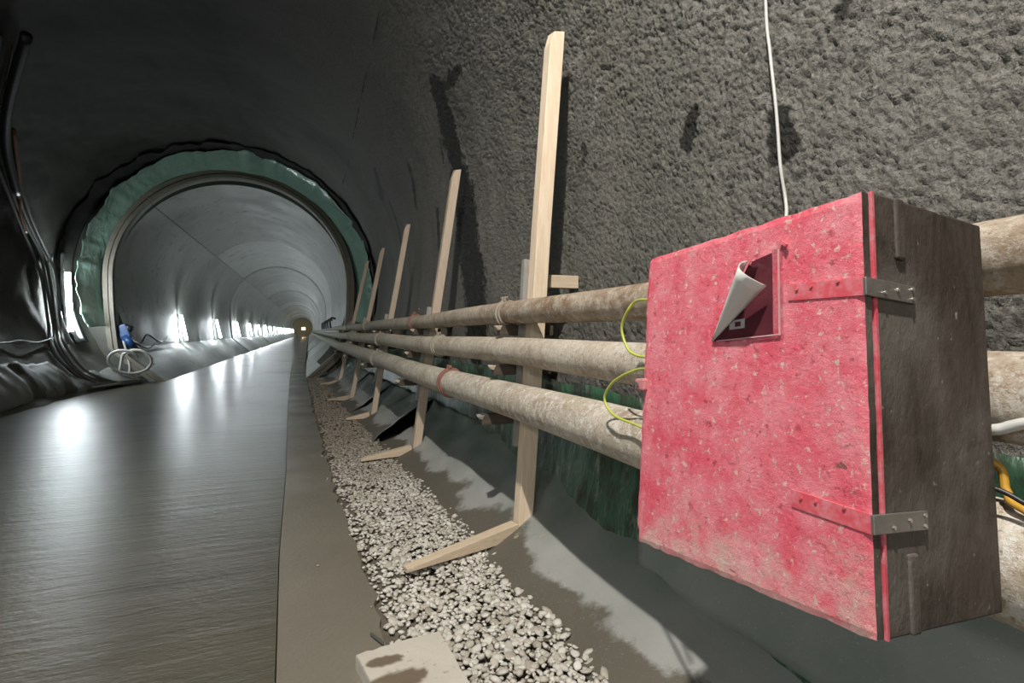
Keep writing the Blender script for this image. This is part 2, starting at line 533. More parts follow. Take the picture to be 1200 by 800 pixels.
def relief_far(P, y, t):
    ribs = np.sin(y * 4.2 + 1.2 * perlin(P * [.8, .2, .8])) * .012
    return fbm(P, 1.6, 2) * .03 + fbm(P, 7, 2) * .012 + ribs


ys = [-5.0]
while ys[-1] < SHELL1:
    y = ys[-1]
    ys.append(y + (.16 if y < .0 else max(.0095, .0052 * y)))
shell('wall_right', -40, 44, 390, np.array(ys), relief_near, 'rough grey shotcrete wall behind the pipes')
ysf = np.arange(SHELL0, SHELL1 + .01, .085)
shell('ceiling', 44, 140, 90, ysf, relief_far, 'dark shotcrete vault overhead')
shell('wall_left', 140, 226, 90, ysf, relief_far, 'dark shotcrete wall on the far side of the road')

# back end of the built stretch, behind the camera
a = np.linspace(0, 2 * PI, 65)[:-1]
bk = [(CX + 3.5 * math.cos(t), SHELL0, CZ + 3.5 * math.sin(t)) for t in a]
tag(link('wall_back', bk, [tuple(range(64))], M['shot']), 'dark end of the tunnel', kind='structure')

# ground beneath everything
tag(MB().box((-4.7, -5, -.6), (2.3, 14.6, -.07)).build('ground', M['ground']), 'muddy ground under the slabs', kind='structure')

# floor: the wet road slab and the strip beside it
SEAM = [(-5, -.05), (1.87, -.108), (2.95, -.15), (4.76, -.185), (9, -.32), (14, -.45), (18.3, -.53), (160, -.53)]
EDGE = [(-5, .32), (1.2, .285), (2.17, .279), (2.58, .269), (3.5, .20), (6.76, .10), (14, -.06), (18.2, -.13), (160, -.13)]
LEFT = [(-5, -3.86), (8.8, -3.86), (10.6, -3.93), (12.5, -3.75), (14.0, -3.48), (16, -3.16), (160, -3.1)]


def slab_strip(name, tl, tr, y0, y1, mat, zt, th, gap=.0, rough_right=0.0):
    yy = list(np.arange(y0, min(y1, 15), .06)) + (list(np.arange(15, y1, 3.0)) if y1 > 15 else []) + [y1]
    v, f = [], []
    for y in yy:
        l, r = float(lerp_tab(tl, y)) + gap, float(lerp_tab(tr, y)) - gap
        if rough_right: r += float(fbm(np.array([[y, 3.3, 0]]), 5, 3)[0]) * rough_right * (1 if y < 9 else .3)
        v += [(l, y, zt - th), (l, y, zt), (r, y, zt), (r + rough_right * .3, y, zt - th)]
    for i in range(len(yy) - 1):
        k = 4 * i
        for j in range(3): f.append((k + j, k + 4 + j, k + 5 + j, k + 1 + j))
    return link(name, v, f, mat)


rd = slab_strip('floor', LEFT, SEAM, -5, 160, M['road'], 0, .16)
tag(rd, 'wet grey concrete roadway running down the tunnel', kind='structure')
st = slab_strip('floor_strip', SEAM, EDGE, -5, 160, M['strip'], .004, .16, gap=.0045, rough_right=.03)
tag(st, 'drier pale concrete strip along the right of the roadway', kind='structure')

# ------------------------------------------------------------------ the finished inner lining: panels cast ring by ring
lin = bpy.data.objects.new('wall_lining', None); COL.objects.link(lin); tag(lin, 'smooth pale concrete lining deeper in the tunnel', kind='structure')
T_TOE = -40.0                        # below this angle the lining runs straight down to the road


def lin_pt(t_deg, off):
    """point (x, z) of the lining section at an angle, off metres outwards; beyond +-T_TOE the straight toe"""
    side = 1
    if t_deg > 90: t_deg = 180 - t_deg; side = -1
    if t_deg >= 0:
        t = math.radians(t_deg); return CX + side * (RL + off) * math.cos(t), CZL + (RL + off) * math.sin(t)
    xw, zw = RL - .10, CZL - 1.62                       # foot of the upright part, where the sloping toe begins
    if t_deg >= T_TOE:
        f_ = t_deg / T_TOE; return CX + side * (RL - .10 * f_ * f_ + off), CZL - 1.62 * f_
    x1, z1 = 1.47, -.05
    f_ = (T_TOE - t_deg) / 20.0; d = Vector((x1 - xw, z1 - zw)).normalized()
    k_ = min(1, f_ * 3)
    return CX + side * (xw + (x1 - xw) * f_ + off * (1 - k_) - d.y * off * k_), zw + (z1 - zw) * f_ + d.x * off * k_


def sweep(name, angs, prof, mat, closed, split):
    v, f = [], []; m = len(prof)
    for t in angs:
        for off, yv in prof:
            x, z = lin_pt(t, off); v.append((x, yv, z))
    for i in range(len(angs) - 1):
        for j in range(m - 1): f.append((i * m + j, i * m + j + 1, (i + 1) * m + j + 1, (i + 1) * m + j))
    if closed: f += [tuple(range(m)), tuple(range((len(angs) - 1) * m + m - 1, (len(angs) - 1) * m - 1, -1))]
    o = link(name, v, f, mat, lin, True)
    md = o.modifiers.new('edges', 'EDGE_SPLIT'); md.split_angle = math.radians(split)
    return o


def angles(t0, t1, n):
    a_ = [t0 + (t1 - t0) * i / n for i in range(n + 1)]
    return sorted(set(a_ + [t for t in (T_TOE, 180 - T_TOE) if t0 < t < t1]))


y = Y_END + .02
k = 0
while y < 158:
    L = 9.3; ch = .07; dr = (.0, .055, .01, .06, .015)[k % 5]
    prof = [(.2, y), (ch + dr, y), (dr, y + ch), (dr, y + L / 2), (dr, y + L - ch), (dr + ch, y + L - .03), (.2, y + L - .03)]
    sweep('lining_panel', angles(-60, 136, 60), prof, M['lining'], True, 22)
    sweep('lining_panel', angles(136.35, 240, 26), prof, M['lining'], True, 22)
    y += L; k += 1
Y_FAR = y
# stop end of the first ring: two rims with a groove between
for r0, r1, yy0 in ((.002, .075, Y_END - .05), (.10, .19, Y_END - .03)):
    sweep('lining_rim', angles(-60, 240, 96), [(r0, Y_END + .3), (r0, yy0), (r1, yy0), (r1, Y_END + .3)], M['rim'], False, 40)
# dark gap between the lining and the shotcrete
v, f = [], []
for i in range(97):
    t = math.radians(-46 + 272 * i / 96)
    for r in (RL + .05, RS + .3): v.append((CX + r * math.cos(t), Y_END + .25, CZ + r * math.sin(t)))
for i in range(96): f.append((2 * i, 2 * i + 1, 2 * i + 3, 2 * i + 2))
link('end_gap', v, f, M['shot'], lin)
# far end
tag(link('wall_end', [(CX + 3 * math.cos(t), 152, CZ + 3 * math.sin(t)) for t in a], [tuple(range(64))], plain('far_brown_end', (.42, .33, .2), .8)),
    'brownish far end of the tunnel', kind='structure')

# green membrane collar and the dark fleece it is torn from
def collar(name, t0, t1, ya, ra, yb, rb, mat, jag, wave, label, cat, seed, nt=260, ny=11, squeeze=0):
    v = []
    T = np.linspace(t0, t1, nt)
    e = np.array([[t * .05 + seed, seed, .3] for t in T]); jagv = fbm(e * 3.2, 1.0, 4) * jag
    for i, t in enumerate(T):
        for j in range(ny):
            s = j / (ny - 1); yv = ya + jagv[i] + (yb - ya - jagv[i]) * s; r = ra - squeeze * min(1, max(0, (t - 105) / 55)) * (1 - s) + (rb - ra) * s ** 1.3
            wv = wave * float(perlin(np.array([[t * .055 + seed, s * 1.6, seed]]))[0]) * (1 - .55 * s)
            tt = math.radians(t); v.append((CX + (r + wv) * math.cos(tt), yv, CZ + (r + wv) * math.sin(tt)))
    o = link(name, v, grid_faces(nt, ny), mat, smooth=True)
    so = o.modifiers.new('thickness', 'SOLIDIFY'); so.thickness = .006
    return tag(o, label, cat)


collar('waterproofing_membrane', -16, 200, 13.25, 3.09, 14.15, 2.76, M['green'], .16, .075, 'shiny green waterproofing membrane collar around the end of the lining', 'membrane', 2.0, squeeze=.17)
collar('fleece_edge', -12, 205, 12.95, 3.14, 13.5, 3.09, M['fleece'], .22, .03, 'torn dark fleece edge behind the green membrane collar', 'fleece', 5.0)

# ------------------------------------------------------------------ pipes
PN = [-4.5, -3, .4, 1.4, 2.6, 4.73, 6.9, 8.8, 11.66, 14.2, 20, 60, 157]
PIPES = {
    'p1': (.065, [1.09, 1.09, 1.09, 1.09, 1.085, 1.0, .895, .80, .785, .76, .76, .76, .76], [.126, .126, .126, .107, .103, .1, .098, .1, .11, .12, .12, .12, .12]),
    'p2': (.075, [1.06, 1.06, 1.06, 1.06, 1.06, .955, .845, .735, .72, .66, .66, .66, .66], [-.09, -.09, -.09, -.096, -.1, -.113, -.118, -.122, -.13, -.135, -.14, -.14, -.14]),
    'p3': (.093, [1.016, 1.016, 1.016, 1.016, 1.012, .895, .775, .66, .645, .53, .52, .52, .52], [-.34, -.34, -.34, -.339, -.365, -.40, -.425, -.45, -.5, -.52, -.54, -.54, -.54])}


def pipe_at(k, y):
    r, xs, ks = PIPES[k]; x = float(np.interp(y, PN, xs)); kk = float(np.interp(y, PN, ks)); return Vector((x, y, 1.2 + kk * x))


def make_pipe(k, mat, label, joints, clampmat):
    t = thing('water_pipe', label, 'pipe', 'pipes along the right wall')
    yy = [-4.5, -3, -1.5, 0] + list(np.arange(.4, 15, .4)) + list(np.arange(15, 30, 1.5)) + [34, 40, 50, 60, 80, 110, 157]
    pts = [pipe_at(k, y) for y in yy]; r = PIPES[k][0]
    pts = [p + Vector((0, 0, .006 * math.sin(p.y * 1.7 + r * 40))) if p.y < 14 else p for p in pts]
    b = MB().tube(pts, r, 28).build('pipe', mat, t, True)
    for j, cl in joints:
        p, q = pipe_at(k, j - .05), pipe_at(k, j + .05); d = (q - p).normalized()
        c = MB().tube([p + d * .012, p + d * .014, p + d * .086, p + d * .088], [r - .003, r + .009, r + .009, r - .003], 28, False)
        c.tube([p + d * .036, p + d * .039, p + d * .061, p + d * .064], [r, r + .017, r + .017, r], 28, False)
        cp = c.build('pipe_coupling', M['rust'] if cl else M['coup'], t)
        m = (p + q) / 2 + Vector((-.01, 0, r + .018))
        for y0_, y1_ in ((-.03, -.008), (.008, .03)): MB().box((m.x - .02, m.y + y0_, m.z - .012), (m.x + .005, m.y + y1_, m.z + .016)).build('clamp_lug', M['rust'] if cl else M['coup'], cp, bevel=.002)
        MB().tube([(m.x - .008, m.y - .045, m.z + .005), (m.x - .008, m.y + .05, m.z + .005)], .006, 8).build('clamp_bolt', M['rust'] if cl else M['steel'], cp)
    return t


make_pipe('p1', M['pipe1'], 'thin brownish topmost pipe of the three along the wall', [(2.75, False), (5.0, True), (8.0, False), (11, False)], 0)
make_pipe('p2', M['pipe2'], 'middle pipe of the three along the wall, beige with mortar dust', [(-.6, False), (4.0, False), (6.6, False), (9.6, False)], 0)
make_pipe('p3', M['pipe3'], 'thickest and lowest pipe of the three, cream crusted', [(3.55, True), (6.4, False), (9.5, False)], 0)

# ------------------------------------------------------------------ timber posts with their brackets and braces
POSTS = [((1.118, 2.60), (1.296, 2.91), (.436, 2.45), 'tallest pale timber post, nearest to the red box', 'post'),
         ((.933, 4.73), (1.318, 2.77), (.43, 4.70), 'second timber post from the red box, greyer, beside the long damp streak', 'post_old'),
         ((.791, 6.90), (1.247, 2.67), (.46, 6.98), 'third timber post from the red box along the pipes', 'post_old'),
         ((.660, 8.78), (1.169, 2.63), (.303, 9.05), 'fourth timber post from the red box along the pipes', 'post_old'),
         ((.626, 11.66), (1.219, 2.79), (.245, 11.8), 'farthest timber post, in front of the green membrane collar', 'post')]
for i, ((bx, by), (tx, tz), (fx, fy), lab, mt) in enumerate(POSTS):
    t = thing('timber_post', lab, 'post', 'timber posts carrying the pipes', (bx, by, .05)); o_ = Vector((bx, by, .05))

    def L(p): return Vector(p) - o_
    W = (.085, .077, .068, .066, .066)[i]
    lean = (tx - bx) / (tz - .08)

    def px(z): return bx + lean * (z - .08)
    # upright, its top cut a little askew
    u = MB()
    q = []
    zs = [.045, .9, 1.8, tz - .09, tz]
    for z in zs:
        wob = .004 * math.sin(z * 3 + i)
        sh = .02 if z == tz else 0
        q.append([L((px(z) - W / 2 + wob + sh, by - W / 2, z - sh)), L((px(z) + W / 2 + wob, by - W / 2, z - sh * .3)), L((px(z) + W / 2 + wob, by + W / 2, z)), L((px(z) - W / 2 + wob + sh, by + W / 2, z))])
    vs = [v for r in q for v in r]; fs = [(3, 2, 1, 0), tuple(4 * (len(zs) - 1) + k for k in range(4))]
    for r in range(len(zs) - 1):
        for k in range(4): fs.append((4 * r + k, 4 * r + (k + 1) % 4, 4 * r + 4 + (k + 1) % 4, 4 * r + 4 + k))
    u.add(vs, fs).build('upright', M[mt], t, bevel=.004)
    # foot brace lying towards the road, its tip in the gravel
    MB().bar(L((bx - W / 2 - .003, by - .01, .098)), L((fx, fy, .045)), .075, .085, .06, .02, (0, 1, 0)).build('foot_brace', M['brace'], t, bevel=.004)
    # cleat nailed to the far face
    MB().bar(L((px(.55) - .03, by + W / 2 + .022, .55)), L((px(1.62 if i == 0 else 1.44) - .045, by + W / 2 + .022, 1.62 if i == 0 else 1.44)), .04, .06, side=(0, 1, 0)).build('side_cleat', M['grey_wood'], t, bevel=.003)
    # brace back to the rock
    zb = 1.475
    xw = float(wall_low(by, np.array([zb]))[0])
    if i == 0: MB().bar(L((px(zb) + W / 2 - .05, by + W / 2 + .03, zb + .025)), L((1.495, by + W / 2 + .03, zb + .03)), .05, .075, side=(0, 1, 0)).build('wall_brace', M['brace'], t, bevel=.003)
    # arms under the pipes
    for k in ('p1', 'p2', 'p3'):
        pp = pipe_at(k, by + .1); r = PIPES[k][0]; zt = pp.z - r - .002
        yb = by + W / 2 + .047 + .025
        x0, x1 = pp.x - r * 1.05, px(zt) + .16
        MB().box(L((x0, yb - .024, zt - .06)), L((x1, yb + .03, zt))).build('bracket_arm', M['dark_wood'], t, bevel=.003)
        ar = t.children[-1] if False else [c for c in COL.objects if c.name.startswith('bracket_arm')][-1]
        MB().hexa([L(p) for p in ((x0 - .022, yb - .028, zt - .022), (x0 + .0, yb - .026, zt - .030), (x0 + .004, yb + .02, zt - .034), (x0 - .012, yb + .034, zt - .02),
                                  (x0 - .035, yb - .034, zt - .008), (x0 + .012, yb - .03, zt - .003), (x0 + .012, yb + .03, zt - .003), (x0 - .02, yb + .034, zt - .004))]).build('wedge', M['end_grain'] if rnd.random() < .6 else M['grey_wood'], t, bevel=.003)

# ------------------------------------------------------------------ gravel, geotextile, drainage membrane
FOOT = [(-5, 1.02), (1.0, .955), (1.86, .92), (2.67, .88), (5, .73), (7, .60), (9, .47), (12, .40), (14.5, .36)]


def foot(y): return float(lerp_tab(FOOT, y))


# muddy bed the gravel lies on
v, yy = [], np.arange(-1.5, 14.7, .07)
us = np.linspace(0, 1, 12)
for y in yy:
    e0, e1 = float(lerp_tab(EDGE, y)) - .06, foot(y) + .25
    for s in us: v.append((e0 + (e1 - e0) * s, y, -.022 + .04 * max(0, (s - .45) / .55)))
v = np.array(v); v[:, 2] += fbm(v, 5, 3) * .012
bed = link('gravel_bed', v, grid_faces(len(yy), len(us)), M['ground'], smooth=True)
tag(bed, 'strip of pale rounded gravel between roadway strip and geotextile', kind='structure')


def stone_mesh(sub, seed):
    bm = bmesh.new(); bmesh.ops.create_icosphere(bm, subdivisions=sub, radius=1.0)
    r = random.Random(seed); k = [r.uniform(.95, 1.4), r.uniform(.7, 1.0), r.uniform(.38, .6)]
    vs = np.array([v_.co[:] for v_ in bm.verts]); d = 1 + .34 * perlin(vs * 1.25 + seed * 3.7)
    vs = vs * d[:, None] * k
    fs = [tuple(x.index for x in f_.verts) for f_ in bm.faces]; bm.free(); return vs, fs


near_src = [stone_mesh(2, s) for s in range(10)]
low_src = [stone_mesh(1, s + 40) for s in range(10)]
stones = []
y = .95
while y < 13.8:
    size = .0165 if y < 6 else (.02 if y < 9 else .028)
    step = size * 1.45
    e0, e1 = float(lerp_tab(EDGE, y)) + .015, foot(y) + .02
    x = e0 + rnd.random() * step
    while x < e1:
        s = (x - e0) / (e1 - e0)
        dens = .97 if y < 6.5 else .8
        if y > 5.2 and s > .7: dens *= .75
        bare = fbm(np.array([[x, y, 1.0]]), 3.5, 2)[0]
        if s < .12: dens *= .5
        if s > .9: dens *= .55
        if bare > .55: dens *= .6
        if rnd.random() < dens:
            z = -.014 + .04 * max(0, (s - .45) / .55) + .012 * math.sin(PI * min(1, max(0, s))) + rnd.uniform(-.004, .012)
            sz = size * rnd.choice([.55, .7, .8, .9, 1.0, 1.05, 1.3])
            stones.append((x + rnd.uniform(-.4, .4) * step, y + rnd.uniform(-.4, .4) * step, z, sz))
            if y < 6.5 and rnd.random() < .8:
                stones.append((x + rnd.uniform(-.6, .6) * step, y + rnd.uniform(-.6, .6) * step, z - rnd.uniform(.0, .008), size * rnd.uniform(.35, .7)))
        x += step
    y += step * .95
# a few strays on the geotextile and the strip
for _ in range(22):
    y = rnd.uniform(1.2, 6); stones.append((float(lerp_tab(EDGE, y)) - rnd.random() ** 3 * .22, y, .009, rnd.uniform(.004, .011)))


def visible(p):
    d = Vector(p) - Vector((0, 0, 1.2)); zc = d.dot(fwd)
    if zc < .2: return False
    return abs(d.dot(right) / zc * 590) < 590 and -390 < d.dot(up) / zc * 590 < 400


SLAB = [(.157, 1.842), (.300, 1.862), (.464, 1.872), (.476, 1.70), (.487, 1.55), (.52, 1.28), (.36, 1.22), (.235, 1.28), (.235, 1.50), (.185, 1.665)]


def in_slab(x, y):
    return .17 < x < .475 + (1.8 - y) * .07 and y < 1.85


stones = [s for s in stones if not in_slab(s[0], s[1])]
vis = [s for s in stones if visible(s[:3])]
vis.sort(key=lambda s: -s[3] / math.hypot(s[0], s[1], s[2] - 1.2))
top = set(id(s) for s in vis[:295])
meshes = []
for k, (vs, fs) in enumerate(near_src):
    me = bpy.data.meshes.new('stone'); me.from_pydata([tuple(q) for q in vs], [], fs); me.materials.append(M['stone_o'])
    me.polygons.foreach_set('use_smooth', [True] * len(fs)); meshes.append(me)
bv, bf = [], []
nv = 0
for s in stones:
    x, y, z, sz = s
    rot = Matrix.Rotation(rnd.uniform(0, 2 * PI), 3, 'Z') @ Matrix.Rotation(rnd.uniform(-.5, .5), 3, 'X') @ Matrix.Rotation(rnd.uniform(-.5, .5), 3, 'Y')
    if id(s) in top:
        o = bpy.data.objects.new('stone', rnd.choice(meshes)); COL.objects.link(o); o.parent = bed
        o.matrix_local = Matrix.Translation((x, y, z)) @ rot.to_4x4() @ Matrix.Diagonal((sz, sz, sz, 1))
    else:
        vs, fs = low_src[rnd.randrange(10)] if y < 5 else low_src[rnd.randrange(3)]
        p = (vs * sz) @ np.array(rot).T + [x, y, z]
        bv.append(p); bf += [(a_ + nv, b_ + nv, c_ + nv) for a_, b_, c_ in fs]; nv += len(vs)
g = link('gravel', np.concatenate(bv).tolist(), bf, M['stone_i'], bed, True); g['kind'] = 'stuff'


def sheet(y0, y1, lift0, lift1, seed, label, n_u=26):
    ys_ = np.arange(y0, y1 + .001, .045); v, mud, tint = [], [], []
    prof = [(-.05, .012), (.05, .045), (.20, .105), (.36, .215), (.50, .335), (.585, .43)]
    for y in ys_:
        for s in np.linspace(0, 1, n_u):
            i = s * (len(prof) - 1); k = min(int(i), len(prof) - 2); fr = i - k
            x = prof[k][0] + (prof[k + 1][0] - prof[k][0]) * fr; z = prof[k][1] + (prof[k + 1][1] - prof[k][1]) * fr
            e = np.exp(-(y - y0) / .22) * lift0 + np.exp(-(y1 - y) / .22) * lift1
            xs_ = foot(y) + x
            amp = .2 + .8 * s
            p = np.array([[xs_ * 1.5, y * 1.5, seed]])
            fold = float(fbm(p, 1.4, 3)[0]) * .032 * amp
            diag = .014 * math.sin((y * 1.9 - s * 1.3) * 3.1 + seed) * math.sin(s * PI) ** .5
            rag = .03 * float(perlin(np.array([[y * 3, seed, 2]]))[0]) * (1 if s > .95 else 0)
            nx_, nz_ = -.62, .78
            dd = fold + diag + e * (.25 + .9 * math.sin(s * PI * .9))
            xx = min(xs_ + nx_ * dd, 1.44)
            v.append((xx, y, max(z + nz_ * dd + rag, .004)))
            mud.append(np.clip(1.25 - s * 2.3 + .35 * float(fbm(p, 2.0, 2)[0]), 0, 1)); tint.append(np.clip(s * 2.4 - 1.0 + .3 * float(perlin(p * 2)[0]), 0, .8))
    o = link('geotextile_sheet', v, grid_faces(len(ys_), n_u), M['geo'], smooth=True, attrs={'mud': mud, 'green_tint': tint})
    so = o.modifiers.new('thickness', 'SOLIDIFY'); so.thickness = .005
    return tag(o, label, 'geotextile', 'geotextile sheets along the wall foot')


sheet(-1.6, 5.45, 0, 0, 1.0, 'long grey geotextile sheet under the red box and nearest two posts')
sheet(5.5, 7.6, .10, 0, 2.0, 'grey geotextile sheet with a lifted front edge beyond the second post')
sheet(7.62, 9.6, .02, .01, 3.0, 'grey geotextile sheet between the third and fourth posts')
sheet(9.65, 14.3, .02, 0, 4.0, 'farthest grey geotextile sheet reaching the lining')

# drainage membrane band on the rock above the geotextile
ys_ = np.arange(-1.6, 14.2, .03); n_u = 16
v = []
for y in ys_:
    for s in np.linspace(0, 1, n_u):
        z = .20 + .72 * s + (.02 * math.sin(y * 2.3) + .025 * float(perlin(np.array([[y * 2.5, .5, .1]]))[0])) * (1 if s > .6 else 0)
        xw = float(wall_low(y, np.array([z]))[0])
        wv = .0025 * math.sin(y * 2 * PI / .13 + 1.5 * math.sin(y * 2.1)) + .03 * float(perlin(np.array([[y * 1.4, z * 2, 5]]))[0])
        v.append((xw - .075 + wv - .02 * (1 - s), y, z))
o = link('drainage_membrane', v, grid_faces(len(ys_), n_u), M['drain'], smooth=True)
so = o.modifiers.new('thickness', 'SOLIDIFY'); so.thickness = .004
tag(o, 'dark green streaked drainage membrane along the foot of the shotcrete wall', 'membrane')

ys_ = np.arange(-1.6, 1.78, .04); v = []
for y in ys_:
    for s in np.linspace(0, 1, 18):
        z = .24 + .58 * s + .02 * math.sin(y * 3)
        xw = float(wall_low(y, np.array([z]))[0]); p = np.array([[y * 1.2, z * 1.5, 7]])
        v.append((xw - .125 + .03 * float(fbm(p, 1.5, 2)[0]) - .03 * (1 - s), y, z))
o = link('geotextile_sheet', v, grid_faces(len(ys_), 18), M['geo'], smooth=True, attrs={'mud': [0] * len(v), 'green_tint': [.42] * len(v)})
so = o.modifiers.new('thickness', 'SOLIDIFY'); so.thickness = .005
tag(o, 'dark greenish geotextile strip on the wall below the red box', 'geotextile', 'geotextile sheets along the wall foot')

# concrete slab lying on the gravel
N = 28
vs, fs, damp = [], [], []
P2 = []
for i, (x, y) in enumerate(SLAB):
    x2, y2 = SLAB[(i + 1) % len(SLAB)]
    for k in range(5):
        s = k / 5; nz = .006 * rnd.uniform(-1, 1) if 6 <= i or i < 1 else .002 * rnd.uniform(-1, 1)
        P2.append((x + (x2 - x) * s + nz, y + (y2 - y) * s + nz))
cxs, cys = .345, 1.56
rings = [1, .985, .9, .75, .55, .3, .1]
n = len(P2)
vs = [(x, y, .0) for x, y in P2]
for ri, rr in enumerate(rings):
    for x, y in P2: vs.append((cxs + (x - cxs) * rr, cys + (y - cys) * rr, .052 if ri == 0 else .058))
for r in range(len(rings)):
    for k in range(n): fs.append((r * n + k, r * n + (k + 1) % n, (r + 1) * n + (k + 1) % n, (r + 1) * n + k))
fs.append(tuple(len(rings) * n + k for k in range(n)))
me_v = np.array(vs)
o = link('concrete_slab', me_v, fs, M['slab'])
sd = o.modifiers.new('fine', 'SUBSURF'); sd.subdivision_type = 'SIMPLE'; sd.levels = 2; sd.render_levels = 2
dv = bmesh.new(); dv.from_mesh(o.data); bmesh.ops.subdivide_edges(dv, edges=dv.edges[:], cuts=3, use_grid_fill=True); dv.to_mesh(o.data); dv.free()
o.modifiers.remove(sd)
cv = np.array([q.co[:] for q in o.data.vertices])
dmp = np.zeros(len(cv)); wob = fbm(cv, 9, 2) * .18
for (cx_, cy_), (rx, ry) in (((.245, 1.765), (.062, .026)), ((.275, 1.655), (.09, .045))):
    d = np.hypot((cv[:, 0] - cx_) / rx, (cv[:, 1] - cy_) / ry) + wob
    dmp = np.maximum(dmp, np.clip((1.05 - d) / .12, 0, 1))
at = o.data.attributes.new('damp', 'FLOAT', 'POINT'); at.data.foreach_set('value', dmp.astype(np.float32))
tag(o, 'flat broken concrete slab with two brown wet patches lying on the gravel', 'slab')

# scraps by the gravel edge
tag(MB().bar((.262, 1.93, .022), (.225, 2.02, .016), .014, .006, side=(0, 0, 1)).build('metal_scrap', M['steel'], bevel=.002), 'short grey metal scrap lying at the gravel edge above the slab', 'scrap')
for (x, y, z, lab) in ((1.02, 2.47, .10, 'small wood chip lying on the geotextile below the tallest post'), (1.12, 2.35, .135, 'second small pale chip on the geotextile right of the tallest post')):
    tag(MB().hexa([(x, y, z), (x + .03, y + .005, z), (x + .028, y + .02, z + .004), (x - .002, y + .014, z), (x + .004, y + .002, z + .008), (x + .026, y + .006, z + .012), (x + .024, y + .016, z + .01), (x + .002, y + .012, z + .007)]).build('wood_chip', M['chip']), lab, 'chip')

# ------------------------------------------------------------------ the red box on the pipes
BX = thing('distribution_box', 'battered red wooden distribution box with dark sides hung on the pipes', 'box')
e = (-.1016, .083, .0194)
RB = Matrix.Rotation(e[2], 3, 'Z') @ Matrix.Rotation(e[1], 3, 'Y') @ Matrix.Rotation(e[0], 3, 'X')
BX.matrix_world = Matrix.Translation((.61, .8238, .7894)) @ RB.to_4x4()
# local frame: x into the box, -y towards the camera, z up.  helper takes (d, s, z), s from the far to the near edge
def bl(d, s, z): return (d, -s, z)


def slabpoly(name, quad, d0, d1, mat, bevel=.004, parent=BX):
    """prism over a quad given as (s, z) corners"""
    c = [bl(d1, s, z) for s, z in quad] + [bl(d0, s, z) for s, z in quad]
    return MB().hexa(c).build(name, mat, parent, bevel=bevel)


WB, HB, DB = .4402, .5636, .287
# door: a red board, a bit out of square, its face cut fine so the edges can be chipped
def door_mesh():
    q = [(-.013, -.004), (.4413, .002), (.4405, .5578), (.0125, .5682)]
    nu, nvv = 46, 56; vs = []
    for k in range(2):
        for i in range(nu):
            for j in range(nvv):
                a_, b_ = i / (nu - 1), j / (nvv - 1)
                s = (q[0][0] * (1 - a_) + q[1][0] * a_) * (1 - b_) + (q[3][0] * (1 - a_) + q[2][0] * a_) * b_
                z = (q[0][1] * (1 - a_) + q[1][1] * a_) * (1 - b_) + (q[3][1] * (1 - a_) + q[2][1] * a_) * b_
                edge = min(a_, 1 - a_) < .001 or min(b_, 1 - b_) < .001
                if edge:
                    w_ = fbm(np.array([[s * 30, z * 30, 4.0]]), 1.0, 3)[0] * .0022
                    if b_ < .001: z += w_ * 1.6 + .001
                    elif b_ > .999: z += w_
                    if a_ < .001: s += w_ * 1.3
                    elif a_ > .999: s += w_ * .35
                    if a_ < .001 and b_ < .04: s += .006; z += .002
                    if a_ < .001 and b_ > .97: s += .004; z -= .005
                d = .0 if k == 0 else .016
                if k == 0: d += .0025 if edge else 0
                vs.append(bl(d, s, z))
    f1 = grid_faces(nu, nvv); off = nu * nvv; f2 = [tuple(reversed([x + off for x in f])) for f in f1]
    fs = [tuple(f) for f in f1] + f2
    for i in range(nu - 1):
        a_, b_ = i * nvv, (i + 1) * nvv; fs.append((a_, a_ + off, b_ + off, b_)); a_ += nvv - 1; b_ += nvv - 1; fs.append((a_, b_, b_ + off, a_ + off))
    for j in range(nvv - 1):
        a_, b_ = j, j + 1; fs.append((a_, b_, b_ + off, a_ + off)); a_ += off * 0 + (nu - 1) * nvv; b_ += (nu - 1) * nvv; fs.append((a_, a_ + off, b_ + off, b_))
    return vs, fs


dv_, df_ = door_mesh()
nface = 45 * 55
door = link('door', dv_, df_, M['red'], BX, mats=[M['red'], M['boxwood']], midx=[0 if q < nface else 1 for q in range(len(df_))]); door['label'] = 'scratched pink-red door splashed with mud along its bottom'
# carcass: side, top, bottom, far side and back boards, red lip behind the door
T = .016
slabpoly('side_panel', [(WB - T, 0), (WB, 0), (WB, HB), (WB - T, HB)], .026, DB, M['boxwood'], .003)
slabpoly('side_panel', [(.0, 0), (T, 0), (T, HB), (.0, HB)], .026, DB, M['boxwood'], .003)
slabpoly('top_panel', [(T, HB - T), (WB - T, HB - T), (WB - T, HB - .001), (T, HB - .001)], .026, DB - .002, M['boxwood'], .003)
slabpoly('bottom_panel', [(T, .001), (WB - T, .001), (WB - T, T), (T, T)], .026, DB - .002, M['boxwood'], .003)
slabpoly('back_panel', [(T, T), (WB - T, T), (WB - T, HB - T), (T, HB - T)], DB - .016, DB - .003, M['boxwood'], .002)
for q in ([(WB - T - .002, .002), (WB + .0015, .0), (WB + .0015, HB), (WB - T - .002, HB - .002)], [(0, 0), (T, 0), (T, HB), (0, HB)], [(T, HB - T), (WB - T, HB - T), (WB - T, HB), (T, HB)], [(T, 0), (WB - T, 0), (WB - T, T), (T, T)]):
    lp = MB().hexa([bl(.0268, s, z) for s, z in q] + [bl(.0225, s, z) for s, z in q]).build('frame_lip', M['redstrap'], BX); lp['label'] = 'thin red painted lip behind the door gap'
# battens on the near side
for z0, z1 in ((.001, .098), (.478, .5625)):
    MB().box(bl(.067, WB + .0055, z0), bl(.086, WB - .001, z1)).build('batten', M['boxwood'], BX, bevel=.003)


